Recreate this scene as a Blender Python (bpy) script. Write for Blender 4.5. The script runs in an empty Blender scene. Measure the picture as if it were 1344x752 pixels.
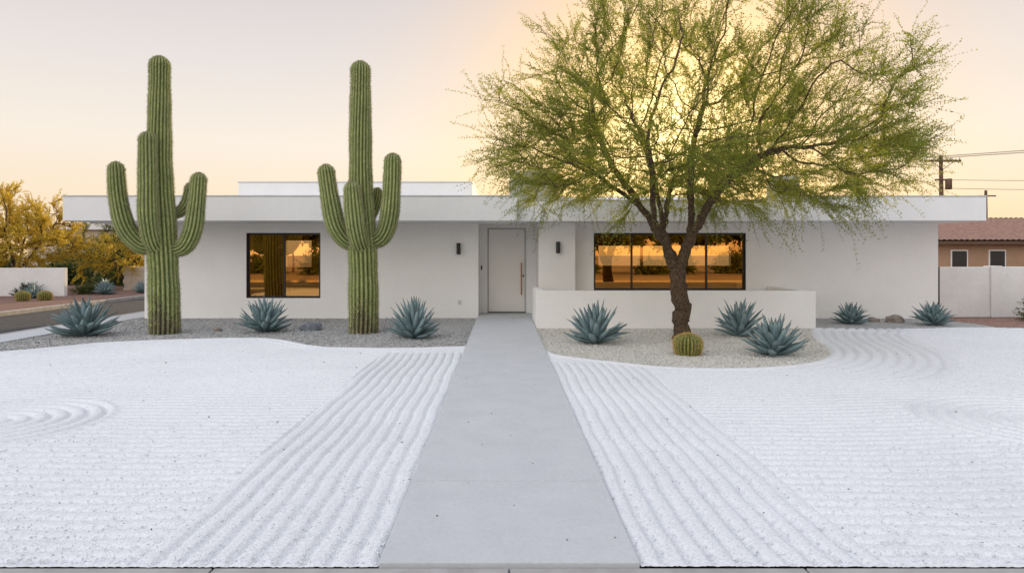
import bpy, math, random
import numpy as np
from mathutils import Vector
rng = np.random.default_rng(7)
random.seed(7)
scene = bpy.context.scene
R = math.radians

# ------------------------------------------------------------------ materials
def newmat(name):
    m = bpy.data.materials.new(name); m.use_nodes = True
    nt = m.node_tree
    return m, nt, nt.nodes, nt.links, nt.nodes["Principled BSDF"]

def mat(name, c1, c2=None, rough=0.8, scale=4.0, detail=6, bump=0.0, bscale=80.0, bdist=0.01,
        metallic=0.0, attr=None, attr_cols=None, spec=0.3, lo=0.35, hi=0.65, fine=None):
    m, nt, N, L, P = newmat(name)
    P.inputs["Roughness"].default_value = rough
    P.inputs["Metallic"].default_value = metallic
    P.inputs["Specular IOR Level"].default_value = spec
    tc = N.new("ShaderNodeTexCoord")
    c2 = c2 or tuple(x*0.88 for x in c1)
    nz = N.new("ShaderNodeTexNoise"); nz.inputs["Scale"].default_value = scale; nz.inputs["Detail"].default_value = detail
    nz.inputs["Roughness"].default_value = 0.6
    L.new(tc.outputs["Object"], nz.inputs["Vector"])
    rp = N.new("ShaderNodeValToRGB")
    rp.color_ramp.elements[0].position = lo; rp.color_ramp.elements[0].color = (*c1, 1)
    rp.color_ramp.elements[1].position = hi; rp.color_ramp.elements[1].color = (*c2, 1)
    L.new(nz.outputs["Fac"], rp.inputs["Fac"])
    out = rp.outputs["Color"]
    if fine:      # fine speckle on top of the broad mottling
        n3 = N.new("ShaderNodeTexNoise"); n3.inputs["Scale"].default_value = fine[0]; n3.inputs["Detail"].default_value = 8
        n3.inputs["Roughness"].default_value = 0.7
        L.new(tc.outputs["Object"], n3.inputs["Vector"])
        mr_ = N.new("ShaderNodeMapRange"); mr_.inputs[1].default_value = 0.3; mr_.inputs[2].default_value = 0.6
        mr_.inputs[3].default_value = fine[1]; mr_.inputs[4].default_value = 1.0; L.new(n3.outputs["Fac"], mr_.inputs[0])
        vs_ = N.new("ShaderNodeVectorMath"); vs_.operation = 'SCALE'; L.new(out, vs_.inputs[0]); L.new(mr_.outputs[0], vs_.inputs["Scale"])
        out = vs_.outputs[0]
    if attr:
        at = N.new("ShaderNodeAttribute"); at.attribute_name = attr
        ar = N.new("ShaderNodeValToRGB")
        els = ar.color_ramp.elements
        while len(els) < len(attr_cols): els.new(0.5)
        for e, (p, c) in zip(els, attr_cols):
            e.position = p; e.color = (*c, 1)
        L.new(at.outputs["Fac"], ar.inputs["Fac"])
        mx = N.new("ShaderNodeMix"); mx.data_type = 'RGBA'; mx.blend_type = 'MULTIPLY'
        mx.inputs["Factor"].default_value = 1
        L.new(out, mx.inputs["A"]); L.new(ar.outputs["Color"], mx.inputs["B"])
        out = mx.outputs["Result"]
    L.new(out, P.inputs["Base Color"])
    if bump > 0:
        n2 = N.new("ShaderNodeTexNoise"); n2.inputs["Scale"].default_value = bscale; n2.inputs["Detail"].default_value = 5
        L.new(tc.outputs["Object"], n2.inputs["Vector"])
        b = N.new("ShaderNodeBump"); b.inputs["Strength"].default_value = bump; b.inputs["Distance"].default_value = bdist
        L.new(n2.outputs["Fac"], b.inputs["Height"]); L.new(b.outputs["Normal"], P.inputs["Normal"])
    return m

def leafmat(name, cols, trans, tw=0.5):
    m, nt, N, L, P = newmat(name)
    out = N["Material Output"]
    at = N.new("ShaderNodeAttribute"); at.attribute_name = "rnd"
    ar = N.new("ShaderNodeValToRGB"); els = ar.color_ramp.elements
    while len(els) < len(cols): els.new(0.5)
    for i, (e, c) in enumerate(zip(els, cols)):
        e.position = i/(len(cols)-1); e.color = (*c, 1)
    L.new(at.outputs["Fac"], ar.inputs["Fac"])
    L.new(ar.outputs["Color"], P.inputs["Base Color"]); P.inputs["Roughness"].default_value = 0.6
    P.inputs["Specular IOR Level"].default_value = 0.2
    tr = N.new("ShaderNodeBsdfTranslucent"); tr.inputs["Color"].default_value = (*trans, 1)
    mx = N.new("ShaderNodeMixShader"); mx.inputs[0].default_value = tw
    L.new(P.outputs[0], mx.inputs[1]); L.new(tr.outputs[0], mx.inputs[2]); L.new(mx.outputs[0], out.inputs["Surface"])
    return m

M = {}
M['stucco'] = mat("white_stucco", (0.87, 0.855, 0.835), (0.82, 0.805, 0.785), 0.9, 1.3, 8, 0.25, 120, 0.006, lo=0.3, hi=0.75, fine=(14, 0.965))
M['fascia'] = mat("white_fascia", (0.82, 0.82, 0.82), (0.77, 0.77, 0.775), 0.85, 1.0, 8, 0.12, 90, 0.005, lo=0.3, hi=0.75, fine=(10, 0.965))
M['cap'] = mat("metal_cap", (0.6, 0.6, 0.6), None, 0.5, 4)
M['unit'] = mat("rooftop_unit_paint", (0.34, 0.35, 0.30), None, 0.7, 4)
M['door'] = mat("door_paint", (0.88, 0.85, 0.80), (0.86, 0.83, 0.78), 0.45, 2)
M['black'] = mat("black_metal", (0.015, 0.015, 0.016), (0.022, 0.022, 0.022), 0.4, 10, spec=0.5)
M['brass'] = mat("wood_handle", (0.42, 0.24, 0.11), (0.32, 0.17, 0.08), 0.4, 20, metallic=0.3)
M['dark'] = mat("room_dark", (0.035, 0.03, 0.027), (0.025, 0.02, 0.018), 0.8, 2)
M['roomfloor'] = mat("room_floor", (0.2, 0.13, 0.08), None, 0.5, 3)
M['curtain'] = mat("curtain_green", (0.16, 0.38, 0.12), None, 0.9, 20)
M['concrete'] = mat("concrete_slab", (0.565, 0.58, 0.605), (0.51, 0.525, 0.55), 0.85, 2.6, 12, 0.25, 160, 0.004, lo=0.3, hi=0.72, fine=(30, 0.90))
M['kerb'] = mat("kerb_concrete", (0.42, 0.41, 0.40), (0.32, 0.31, 0.30), 0.9, 5, 8, 0.3, 100, 0.005)
M['asphalt'] = mat("asphalt", (0.06, 0.06, 0.065), (0.042, 0.042, 0.045), 0.9, 6, 8, 0.5, 150, 0.01)
M['ground'] = mat("desert_soil", (0.33, 0.25, 0.18), (0.24, 0.18, 0.13), 0.95, 0.4, 10, 0.5, 20, 0.05)
M['beigewall'] = mat("beige_block", (0.50, 0.42, 0.34), (0.42, 0.35, 0.28), 0.9, 3, 6, 0.3, 60, 0.01)
M['nwhite'] = mat("neighbour_white", (0.76, 0.75, 0.74), (0.68, 0.67, 0.66), 0.9, 1.2, 8, 0.3, 80, 0.01, fine=(8, 0.94))
M['brownstucco'] = mat("brown_stucco", (0.38, 0.25, 0.17), (0.32, 0.21, 0.14), 0.9, 1.5, 6, 0.3, 80, 0.01)
M['tile'] = mat("terracotta_tile", (0.38, 0.22, 0.16), (0.20, 0.12, 0.10), 0.8, 6, 8, lo=0.3, hi=0.7)
M['wood'] = mat("weathered_wood", (0.14, 0.09, 0.06), (0.09, 0.06, 0.04), 0.9, 8, 6, 0.4, 40, 0.01)
M['rock'] = mat("blue_rock", (0.20, 0.22, 0.25), (0.12, 0.13, 0.15), 0.85, 8, 8, 0.5, 30, 0.02)
M['rock2'] = mat("tan_rock", (0.32, 0.27, 0.23), (0.2, 0.17, 0.15), 0.85, 8, 8, 0.5, 30, 0.02)
M['bark'] = mat("tree_bark", (0.13, 0.085, 0.05), (0.042, 0.028, 0.018), 0.95, 20, 10, 0.9, 35, 0.03)
M['bark2'] = mat("branch_bark", (0.13, 0.10, 0.045), (0.07, 0.05, 0.025), 0.9, 15, 8)
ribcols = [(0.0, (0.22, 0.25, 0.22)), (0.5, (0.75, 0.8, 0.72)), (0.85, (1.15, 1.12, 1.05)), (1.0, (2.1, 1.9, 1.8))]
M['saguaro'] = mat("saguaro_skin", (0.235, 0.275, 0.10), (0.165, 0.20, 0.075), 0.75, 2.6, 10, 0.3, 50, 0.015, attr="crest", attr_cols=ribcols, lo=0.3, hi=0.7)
M['saguarobase'] = mat("saguaro_base", (0.16, 0.15, 0.08), (0.10, 0.095, 0.055), 0.85, 9, 8, attr="crest", attr_cols=ribcols)
M['spine'] = mat("spines_pale", (0.54, 0.50, 0.36), (0.26, 0.23, 0.15), 0.8, 30)
M['barrel'] = mat("barrel_skin", (0.13, 0.17, 0.05), (0.10, 0.13, 0.04), 0.75, 10, attr="crest", attr_cols=ribcols)
M['goldspine'] = mat("spines_gold", (0.66, 0.46, 0.14), (0.45, 0.30, 0.10), 0.7, 30)
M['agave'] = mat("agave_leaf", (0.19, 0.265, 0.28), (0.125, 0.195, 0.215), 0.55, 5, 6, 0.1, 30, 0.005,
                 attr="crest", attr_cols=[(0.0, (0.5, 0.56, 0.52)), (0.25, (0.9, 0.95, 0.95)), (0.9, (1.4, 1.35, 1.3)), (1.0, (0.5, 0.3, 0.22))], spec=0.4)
M['leaf'] = leafmat("tree_leaf", [(0.05, 0.085, 0.018), (0.095, 0.15, 0.03), (0.17, 0.205, 0.04)], (0.44, 0.46, 0.06), 0.5)
M['leafy'] = leafmat("yellow_leaf", [(0.26, 0.20, 0.03), (0.38, 0.29, 0.05), (0.48, 0.36, 0.06)], (0.75, 0.55, 0.07), 0.5)
M['leafg'] = leafmat("green_leaf", [(0.035, 0.055, 0.02), (0.07, 0.1, 0.03), (0.12, 0.15, 0.05)], (0.18, 0.2, 0.05), 0.35)
M['leafgrey'] = leafmat("grey_leaf", [(0.06, 0.08, 0.06), (0.11, 0.13, 0.10), (0.17, 0.19, 0.15)], (0.12, 0.14, 0.08), 0.3)

def gravelmat(name, cols, tint=(1, 1, 1), fine=70):
    m, nt, N, L, P = newmat(name)
    P.inputs["Roughness"].default_value = 0.9; P.inputs["Specular IOR Level"].default_value = 0.2
    tc = N.new("ShaderNodeTexCoord")
    vo = N.new("ShaderNodeTexVoronoi"); vo.inputs["Scale"].default_value = fine
    L.new(tc.outputs["Object"], vo.inputs["Vector"])
    sp = N.new("ShaderNodeSeparateColor"); L.new(vo.outputs["Color"], sp.inputs["Color"])
    at = N.new("ShaderNodeAttribute"); at.attribute_name = "rnd"
    ad = N.new("ShaderNodeMath"); ad.operation = 'MULTIPLY_ADD'
    L.new(sp.outputs[0], ad.inputs[0]); ad.inputs[1].default_value = 0.5
    m2 = N.new("ShaderNodeMath"); m2.operation = 'MULTIPLY'; m2.inputs[1].default_value = 0.5
    L.new(at.outputs["Fac"], m2.inputs[0]); L.new(m2.outputs[0], ad.inputs[2])
    rp = N.new("ShaderNodeValToRGB"); els = rp.color_ramp.elements
    while len(els) < len(cols): els.new(0.5)
    for e, (p, c) in zip(els, cols): e.position = p; e.color = (*c, 1)
    L.new(ad.outputs[0], rp.inputs["Fac"])
    nz = N.new("ShaderNodeTexNoise"); nz.inputs["Scale"].default_value = 0.7; nz.inputs["Detail"].default_value = 5
    L.new(tc.outputs["Object"], nz.inputs["Vector"])
    r2 = N.new("ShaderNodeMapRange"); r2.inputs[1].default_value = 0.3; r2.inputs[2].default_value = 0.7
    r2.inputs[3].default_value = 0.94; r2.inputs[4].default_value = 1.0
    L.new(nz.outputs["Fac"], r2.inputs[0])
    mx = N.new("ShaderNodeVectorMath"); mx.operation = 'SCALE'
    L.new(rp.outputs["Color"], mx.inputs[0]); L.new(r2.outputs[0], mx.inputs["Scale"])
    L.new(mx.outputs[0], P.inputs["Base Color"])
    b = N.new("ShaderNodeBump"); b.inputs["Strength"].default_value = 0.4; b.inputs["Distance"].default_value = 0.007
    b.invert = True
    L.new(vo.outputs["Distance"], b.inputs["Height"]); L.new(b.outputs["Normal"], P.inputs["Normal"])
    return m
M['gwhite'] = gravelmat("white_gravel", [(0.05, (0.34, 0.35, 0.38)), (0.18, (0.64, 0.66, 0.70)), (0.5, (0.745, 0.76, 0.795)), (0.95, (0.83, 0.84, 0.86))], fine=90)
M['ggrey'] = gravelmat("grey_gravel", [(0.1, (0.14, 0.14, 0.14)), (0.35, (0.33, 0.33, 0.33)), (0.65, (0.45, 0.45, 0.44)), (0.95, (0.58, 0.57, 0.56))])
M['gbeige'] = gravelmat("beige_gravel", [(0.1, (0.28, 0.26, 0.23)), (0.35, (0.55, 0.53, 0.49)), (0.65, (0.68, 0.66, 0.61)), (0.95, (0.78, 0.76, 0.72))])
M['gred'] = gravelmat("red_gravel", [(0.1, (0.12, 0.07, 0.055)), (0.4, (0.27, 0.16, 0.13)), (0.7, (0.36, 0.23, 0.19)), (0.95, (0.48, 0.34, 0.29))])

def glassmat():
    m, nt, N, L, P = newmat("window_glass")
    out = N["Material Output"]
    tr = N.new("ShaderNodeBsdfTransparent"); tr.inputs["Color"].default_value = (0.8, 0.6, 0.35, 1)
    gl = N.new("ShaderNodeBsdfGlossy"); gl.inputs["Roughness"].default_value = 0.01; gl.inputs["Color"].default_value = (1.0, 0.50, 0.14, 1)
    mx = N.new("ShaderNodeMixShader"); mx.inputs[0].default_value = 0.62
    L.new(tr.outputs[0], mx.inputs[1]); L.new(gl.outputs[0], mx.inputs[2]); L.new(mx.outputs[0], out.inputs["Surface"])
    return m
M['glass'] = glassmat()

# ------------------------------------------------------------------ mesh helpers
def empty(name, loc=(0, 0, 0)):
    o = bpy.data.objects.new(name, None); o.location = loc; o.empty_display_size = 0.3
    scene.collection.objects.link(o); return o

def link(o, parent=None):
    scene.collection.objects.link(o)
    if parent: o.parent = parent
    return o

def box(name, x0, x1, y0, y1, z0, z1, m, parent=None, bevel=0.0):
    v = [(x0,y0,z0),(x1,y0,z0),(x1,y1,z0),(x0,y1,z0),(x0,y0,z1),(x1,y0,z1),(x1,y1,z1),(x0,y1,z1)]
    f = [(0,3,2,1),(4,5,6,7),(0,1,5,4),(1,2,6,5),(2,3,7,6),(3,0,4,7)]
    me = bpy.data.meshes.new(name); me.from_pydata(v, [], f); me.materials.append(m)
    o = bpy.data.objects.new(name, me); link(o, parent)
    if bevel:
        b = o.modifiers.new("bev", 'BEVEL'); b.width = bevel; b.segments = 2
    return o

def npmesh(name, V, F, mats, parent=None, attrs=None, smooth=False, midx=None):
    V = np.asarray(V, dtype=np.float32); F = np.asarray(F, dtype=np.int32)
    k = F.shape[1]
    me = bpy.data.meshes.new(name)
    me.vertices.add(len(V)); me.vertices.foreach_set("co", V.ravel())
    me.loops.add(F.size); me.loops.foreach_set("vertex_index", F.ravel())
    me.polygons.add(len(F))
    me.polygons.foreach_set("loop_start", np.arange(0, F.size, k, dtype=np.int32))
    me.polygons.foreach_set("loop_total", np.full(len(F), k, dtype=np.int32))
    if smooth: me.polygons.foreach_set("use_smooth", np.ones(len(F), dtype=bool))
    if midx is not None: me.polygons.foreach_set("material_index", np.asarray(midx, dtype=np.int32))
    for mm in (mats if isinstance(mats, (list, tuple)) else [mats]): me.materials.append(mm)
    if attrs:
        for n, a in attrs.items():
            at = me.attributes.new(n, 'FLOAT', 'POINT'); at.data.foreach_set("value", np.asarray(a, dtype=np.float32))
    me.update(calc_edges=True); me.validate()
    o = bpy.data.objects.new(name, me); link(o, parent)
    return o

def catmull(P, n):
    P = np.asarray(P, float); P = np.vstack([2*P[0]-P[1], P, 2*P[-1]-P[-2]])
    out = []
    for i in range(1, len(P)-2):
        for t in np.linspace(0, 1, n, endpoint=False):
            a, b, c, d = P[i-1], P[i], P[i+1], P[i+2]
            out.append(0.5*((2*b)+(-a+c)*t+(2*a-5*b+4*c-d)*t*t+(-a+3*b-3*c+d)*t**3))
    out.append(P[-2]); return np.array(out)

def resample(P, step):
    d = np.r_[0, np.cumsum(np.linalg.norm(np.diff(P[:, :3], axis=0), axis=1))]
    n = max(3, int(d[-1]/step)+1); s = np.linspace(0, d[-1], n)
    return np.stack([np.interp(s, d, P[:, i]) for i in range(P.shape[1])], 1), s

def frames(P):
    T = np.gradient(P, axis=0); T /= np.linalg.norm(T, axis=1)[:, None]+1e-9
    u = np.cross(T[0], [0, 1, 0.01]);
    if np.linalg.norm(u) < 1e-3: u = np.cross(T[0], [1, 0, 0])
    u /= np.linalg.norm(u); U = []
    for t in T:
        u = u-t*np.dot(u, t); u /= np.linalg.norm(u)+1e-9; U.append(u)
    U = np.array(U); W = np.cross(T, U); return T, U, W

def tube(P, r, sides):
    T, U, W = frames(P); a = np.linspace(0, 2*np.pi, sides, endpoint=False)
    V = P[:, None]+(U[:, None]*np.cos(a)[None, :, None]+W[:, None]*np.sin(a)[None, :, None])*r[:, None, None]
    n = len(P); i = np.arange(n-1)[:, None]*sides; j = np.arange(sides)[None]; j2 = (j+1) % sides
    F = np.stack([i+j, i+j2, i+sides+j2, i+sides+j], -1).reshape(-1, 4)
    return V.reshape(-1, 3), F

# ribbed cactus limb
def ribbed(ctrl, radii, ribs, depth=0.17, step=0.035, spn=0.036, spw=0.005, nsp=4, capk=1.0, per=6):
    C = catmull(np.c_[np.array(ctrl), np.array(radii)], 12); C, s = resample(C, step)
    L = s[-1]; rad = C[:, 3].copy(); Rt = radii[-1]*capk
    P = C[:, :3]
    cap0 = L-Rt; keep = s < cap0
    sc = cap0+Rt*np.sin(np.linspace(0, np.pi/2, 10))
    s2 = np.r_[s[keep], sc]
    P = np.stack([np.interp(s2, s, C[:, i]) for i in range(3)], 1); rad = np.interp(s2, s, rad)
    tt = np.clip((s2-cap0)/Rt, 0, 1); rad = rad*np.sqrt(np.clip(1-tt**2, 0.0004, 1))
    rad *= 1+0.026*np.sin(s2*3.1+ctrl[0][0]*5)+0.018*np.sin(s2*7.7)
    T, U, W = frames(P); n = ribs*per; a = np.linspace(0, 2*np.pi, n, endpoint=False)
    wob = 0.10*np.sin(s2*1.3)[:, None]
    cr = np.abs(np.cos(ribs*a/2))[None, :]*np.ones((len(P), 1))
    fr = 1-depth*(1-cr**0.8)+rng.normal(0, 0.007, cr.shape)
    aa = a[None]+wob
    rr = rad[:, None]*fr
    V = P[:, None]+(U[:, None]*np.cos(aa)[..., None]+W[:, None]*np.sin(aa)[..., None])*rr[..., None]
    m = len(P); i = np.arange(m-1)[:, None]*n; j = np.arange(n)[None]; j2 = (j+1) % n
    F = np.stack([i+j, i+j2, i+n+j2, i+n+j], -1).reshape(-1, 4)
    ci = np.arange(0, n, per)
    B = V[:, ci].reshape(-1, 3); O = (V[:, ci]-P[:, None]).reshape(-1, 3); O /= np.linalg.norm(O, axis=1)[:, None]+1e-9
    B = np.repeat(B, nsp, 0); O = np.repeat(O, nsp, 0)
    D = O+rng.normal(0, 0.7, O.shape); D /= np.linalg.norm(D, axis=1)[:, None]
    S = np.cross(D, rng.normal(0, 1, D.shape)); S /= np.linalg.norm(S, axis=1)[:, None]+1e-9
    ln = spn*rng.uniform(0.6, 1.3, (len(B), 1))
    B = B+rng.normal(0, 0.004, B.shape)
    SV = np.stack([B-S*spw, B+S*spw, B+D*ln], 1).reshape(-1, 3); SF = np.arange(len(SV)).reshape(-1, 3)
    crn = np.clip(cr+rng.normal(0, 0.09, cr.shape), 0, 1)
    return V.reshape(-1, 3), F, crn.reshape(-1), SV, SF

def cactus(name, limbs, parent_loc, ribs_list, skin, spine, base=None, **kw):
    root = empty(name, parent_loc)
    for k, (ln, ctrl, rad) in enumerate(limbs):
        V, F, c, SV, SF = ribbed(ctrl, rad, ribs_list[k], **kw)
        mid = None
        mats = [skin]
        if base:
            fz = V[F[:, 0], 2]; th = 0.75+0.35*np.sin(np.arctan2(V[F[:, 0], 1], V[F[:, 0], 0])*3)+rng.normal(0, 0.35, len(F))
            mid = (fz < th*0.55).astype(int) if ln == 'trunk' else np.zeros(len(F), int); mats = [skin, base]
        npmesh(ln, V, F, mats, root, {"crest": c}, True, mid)
        npmesh(ln+"_spines", SV, SF, spine, root)
    return root

k = 1/61.2
def s1(px, py, dy=0): return ((px-216)*k, dy, (437-py)*k)
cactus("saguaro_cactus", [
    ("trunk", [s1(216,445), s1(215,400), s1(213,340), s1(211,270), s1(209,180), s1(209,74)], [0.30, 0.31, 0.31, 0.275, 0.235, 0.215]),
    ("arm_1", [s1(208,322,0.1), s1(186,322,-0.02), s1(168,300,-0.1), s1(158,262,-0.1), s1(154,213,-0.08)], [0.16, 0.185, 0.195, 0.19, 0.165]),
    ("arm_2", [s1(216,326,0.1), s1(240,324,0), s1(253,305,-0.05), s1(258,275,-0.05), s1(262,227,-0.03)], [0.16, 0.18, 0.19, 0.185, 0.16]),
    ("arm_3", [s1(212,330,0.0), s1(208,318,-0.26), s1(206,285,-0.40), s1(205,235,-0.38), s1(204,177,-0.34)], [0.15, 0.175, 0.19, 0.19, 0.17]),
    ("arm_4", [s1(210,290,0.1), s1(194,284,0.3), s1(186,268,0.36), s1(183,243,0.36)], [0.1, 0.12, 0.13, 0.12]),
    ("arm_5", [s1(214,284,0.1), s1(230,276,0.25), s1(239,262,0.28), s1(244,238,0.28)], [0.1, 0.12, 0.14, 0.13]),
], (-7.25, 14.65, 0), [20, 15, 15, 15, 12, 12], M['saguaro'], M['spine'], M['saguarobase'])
k = 1/60.5
def s1(px, py, dy=0): return ((px-477)*k, dy, (436-py)*k)
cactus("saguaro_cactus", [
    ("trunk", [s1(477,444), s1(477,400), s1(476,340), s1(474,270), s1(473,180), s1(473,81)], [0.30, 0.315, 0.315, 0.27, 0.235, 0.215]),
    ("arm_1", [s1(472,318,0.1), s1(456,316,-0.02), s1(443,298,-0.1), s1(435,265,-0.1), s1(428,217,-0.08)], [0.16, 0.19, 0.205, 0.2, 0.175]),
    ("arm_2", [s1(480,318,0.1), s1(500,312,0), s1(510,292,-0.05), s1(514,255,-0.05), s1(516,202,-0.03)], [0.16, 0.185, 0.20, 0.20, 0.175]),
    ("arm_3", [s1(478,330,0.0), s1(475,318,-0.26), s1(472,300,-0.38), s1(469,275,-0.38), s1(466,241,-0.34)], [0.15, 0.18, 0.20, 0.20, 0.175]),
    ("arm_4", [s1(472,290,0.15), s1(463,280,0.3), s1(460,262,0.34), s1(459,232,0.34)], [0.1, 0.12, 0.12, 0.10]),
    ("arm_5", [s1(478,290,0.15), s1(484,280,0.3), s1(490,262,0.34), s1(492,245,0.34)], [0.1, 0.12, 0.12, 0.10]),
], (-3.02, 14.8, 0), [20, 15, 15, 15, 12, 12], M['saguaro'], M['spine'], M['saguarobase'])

def barrel(x, y, r, h):
    pts = [(0, 0, -0.03), (0, 0, h*0.25), (0, 0, h*0.5), (0, 0, h*0.75), (0, 0, h)]
    cactus("barrel_cactus", [("body", pts, [r*0.75, r*0.97, r, r*1.0, r*0.98])], (x, y, 0), [24], M['barrel'], M['goldspine'],
           depth=0.16, step=0.02, spn=0.045, spw=0.0026, nsp=6, capk=0.62)
barrel(3.13, 11.55, 0.23, 0.35)
barrel(-17.3, 24.6, 0.22, 0.34); barrel(-16.7, 24.9, 0.22, 0.34); barrel(-18.6, 24.2, 0.2, 0.3)

# ------------------------------------------------------------------ agave
def agave(x, y, w, h, n=48, rot=0.0):
    Vs, Fs, Cs = [], [], []; off = 0
    K = 10
    for i in range(n):
        f = i/(n-1)
        az = i*2.39996+rot+rng.normal(0, 0.08)
        el = R(84-72*f**0.85)+rng.normal(0, 0.05)
        Lh = (h*0.98)*(0.9+0.1*math.sin(f*3)); Lw = w*0.5*1.02
        L = 1.0/math.sqrt((math.sin(el)/Lh)**2+(math.cos(el)/Lw)**2)*rng.uniform(0.86, 1.06)
        wid = 0.068*(w/1.15)*(0.75+0.45*f)*rng.uniform(0.9, 1.1)
        d = np.array([math.cos(az)*math.cos(el), math.sin(az)*math.cos(el), math.sin(el)])
        side = np.array([-math.sin(az), math.cos(az), 0]); up = np.cross(d, side)*-1
        if up[2] < 0: up = -up
        b = np.array([math.cos(az)*0.05*f, math.sin(az)*0.05*f, 0.06*(1-f)+0.02])
        bend = rng.uniform(-0.03, 0.06)*(1 if f > 0.3 else 0.3)
        t = np.linspace(0, 1, K)
        wt = wid*np.interp(t, [0, .15, .45, .75, .93, 1], [.75, .72, 1.0, .7, .22, 0.02])
        c = b+d*(L*t)[:, None]+up[None]*(bend*np.sin(np.pi*t))[:, None]*1.0+np.array([0, 0, 1])*(0.03*f*t**2)[:, None]
        ring = np.stack([c+side*wt[:, None]+up*(wt*0.35)[:, None], c-up*(wt*0.02)[:, None],
                         c-side*wt[:, None]+up*(wt*0.35)[:, None], c-up*(wt*0.42+0.004*(1-t))[:, None]], 1)
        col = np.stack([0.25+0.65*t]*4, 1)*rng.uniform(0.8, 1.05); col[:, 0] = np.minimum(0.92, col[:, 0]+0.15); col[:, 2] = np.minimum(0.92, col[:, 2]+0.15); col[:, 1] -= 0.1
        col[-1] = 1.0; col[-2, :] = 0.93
        V = ring.reshape(-1, 3); a = np.arange(K-1)[:, None]*4; j = np.arange(4)[None]; j2 = (j+1) % 4
        F = np.stack([a+j, a+j2, a+4+j2, a+4+j], -1).reshape(-1, 4)
        Vs.append(V); Fs.append(F+off); Cs.append(np.clip(col.reshape(-1), 0, 1)); off += len(V)
    root = empty("agave_plant", (x, y, -0.02))
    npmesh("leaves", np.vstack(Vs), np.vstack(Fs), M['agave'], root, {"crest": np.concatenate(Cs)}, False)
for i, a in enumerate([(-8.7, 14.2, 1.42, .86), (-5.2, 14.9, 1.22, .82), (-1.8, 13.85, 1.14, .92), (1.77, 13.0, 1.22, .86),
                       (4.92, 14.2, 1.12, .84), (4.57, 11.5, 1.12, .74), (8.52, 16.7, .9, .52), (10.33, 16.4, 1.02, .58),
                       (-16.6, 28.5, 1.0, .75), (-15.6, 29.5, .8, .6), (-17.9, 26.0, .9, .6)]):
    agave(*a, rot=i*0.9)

# ------------------------------------------------------------------ trees
def colonize(pos, par, A, step, infl, kill, iters, jit=0.18, bias=(0, 0, 0.05), seed=1):
    g = np.random.default_rng(seed)
    pos = [np.array(p, float) for p in pos]; par = list(par)
    P = np.array(pos); D = np.linalg.norm(A[:, None]-P[None], axis=2)
    ni = D.argmin(1); nd = D.min(1); alive = np.ones(len(A), bool); bias = np.array(bias)
    kids = {}
    for _ in range(iters):
        act = alive & (nd < infl)
        if not act.any(): break
        idx = np.where(act)[0]; new = []
        for n in np.unique(ni[idx]):
            a = idx[ni[idx] == n]; v = A[a]-pos[n]; v /= np.linalg.norm(v, axis=1)[:, None]+1e-9
            d = v.mean(0)
            if par[n] >= 0:
                pd = pos[n]-pos[par[n]]; pd /= np.linalg.norm(pd)+1e-9; d = d+pd*0.35
            d = d+bias+g.normal(0, jit, 3); d /= np.linalg.norm(d)+1e-9
            q = pos[n]+d*step
            if any(np.linalg.norm(q-pos[c]) < step*0.35 for c in kids.get(n, [])) or len(kids.get(n, [])) > 3: continue
            new.append((n, q))
        if not new: break
        base = len(pos)
        for k_, (n, q) in enumerate(new):
            pos.append(q); par.append(n); kids.setdefault(n, []).append(base+k_)
        Q = np.array([q for _, q in new]); D = np.linalg.norm(A[:, None]-Q[None], axis=2)
        m = D.min(1); mi = D.argmin(1)+base; up = m < nd; nd[up] = m[up]; ni[up] = mi[up]
        alive &= nd > kill
    return np.array(pos), np.array(par)

def twigs(B, D, L, K, droop, ll, lw, g, spread=0.8, sw=0.0035, cbias=None):
    T = len(B); t = np.linspace(0.08, 1, K)[None, :]
    S = np.cross(D, g.normal(0, 1, D.shape)); S /= np.linalg.norm(S, axis=1)[:, None]+1e-9
    cur = g.normal(0, 0.15, D.shape)
    def at(t):
        return B[:, None]+D[:, None]*(L[:, None]*t)[..., None]+cur[:, None]*(L[:, None]*t**2)[..., None]+np.array([0, 0, -1.0])*(droop[:, None]*L[:, None]*t**2)[..., None]
    pts = at(t)
    LV = []
    rr = np.repeat(np.clip(g.normal(0.5, 0.22, T)+(cbias if cbias is not None else 0), 0, 1)[:, None], K, 1)
    cols = []
    for sgn in (-1, 1):
        dd = D[:, None]*0.55+S[:, None]*spread*sgn+g.normal(0, 0.45, pts.shape); dd /= np.linalg.norm(dd, axis=2)[..., None]
        nn = np.cross(dd, g.normal(0, 1, dd.shape)); nn /= np.linalg.norm(nn, axis=2)[..., None]+1e-9
        l = ll*g.uniform(0.6, 1.3, (T, K, 1)); w = lw*g.uniform(0.7, 1.3, (T, K, 1))
        q = np.stack([pts, pts+dd*l*0.5+nn*w, pts+dd*l, pts+dd*l*0.5-nn*w], 2)
        LV.append(q.reshape(-1, 3)); cols.append(np.repeat(np.clip(rr+g.normal(0, 0.12, rr.shape), 0, 1).reshape(-1), 4))
    LV = np.vstack(LV); LF = np.arange(len(LV)).reshape(-1, 4)
    ts = np.linspace(0, 1, 4)[None]; sp = at(ts); wd = (sw*(1-ts*0.7))[..., None]
    SV = np.stack([sp-S[:, None]*wd, sp+S[:, None]*wd], 2).reshape(-1, 3)
    i = (np.arange(T)[:, None]*8+np.arange(3)[None]*2)
    SF = np.stack([i, i+1, i+3, i+2], -1).reshape(-1, 4)
    return LV, LF, np.concatenate(cols), SV, SF

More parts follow.
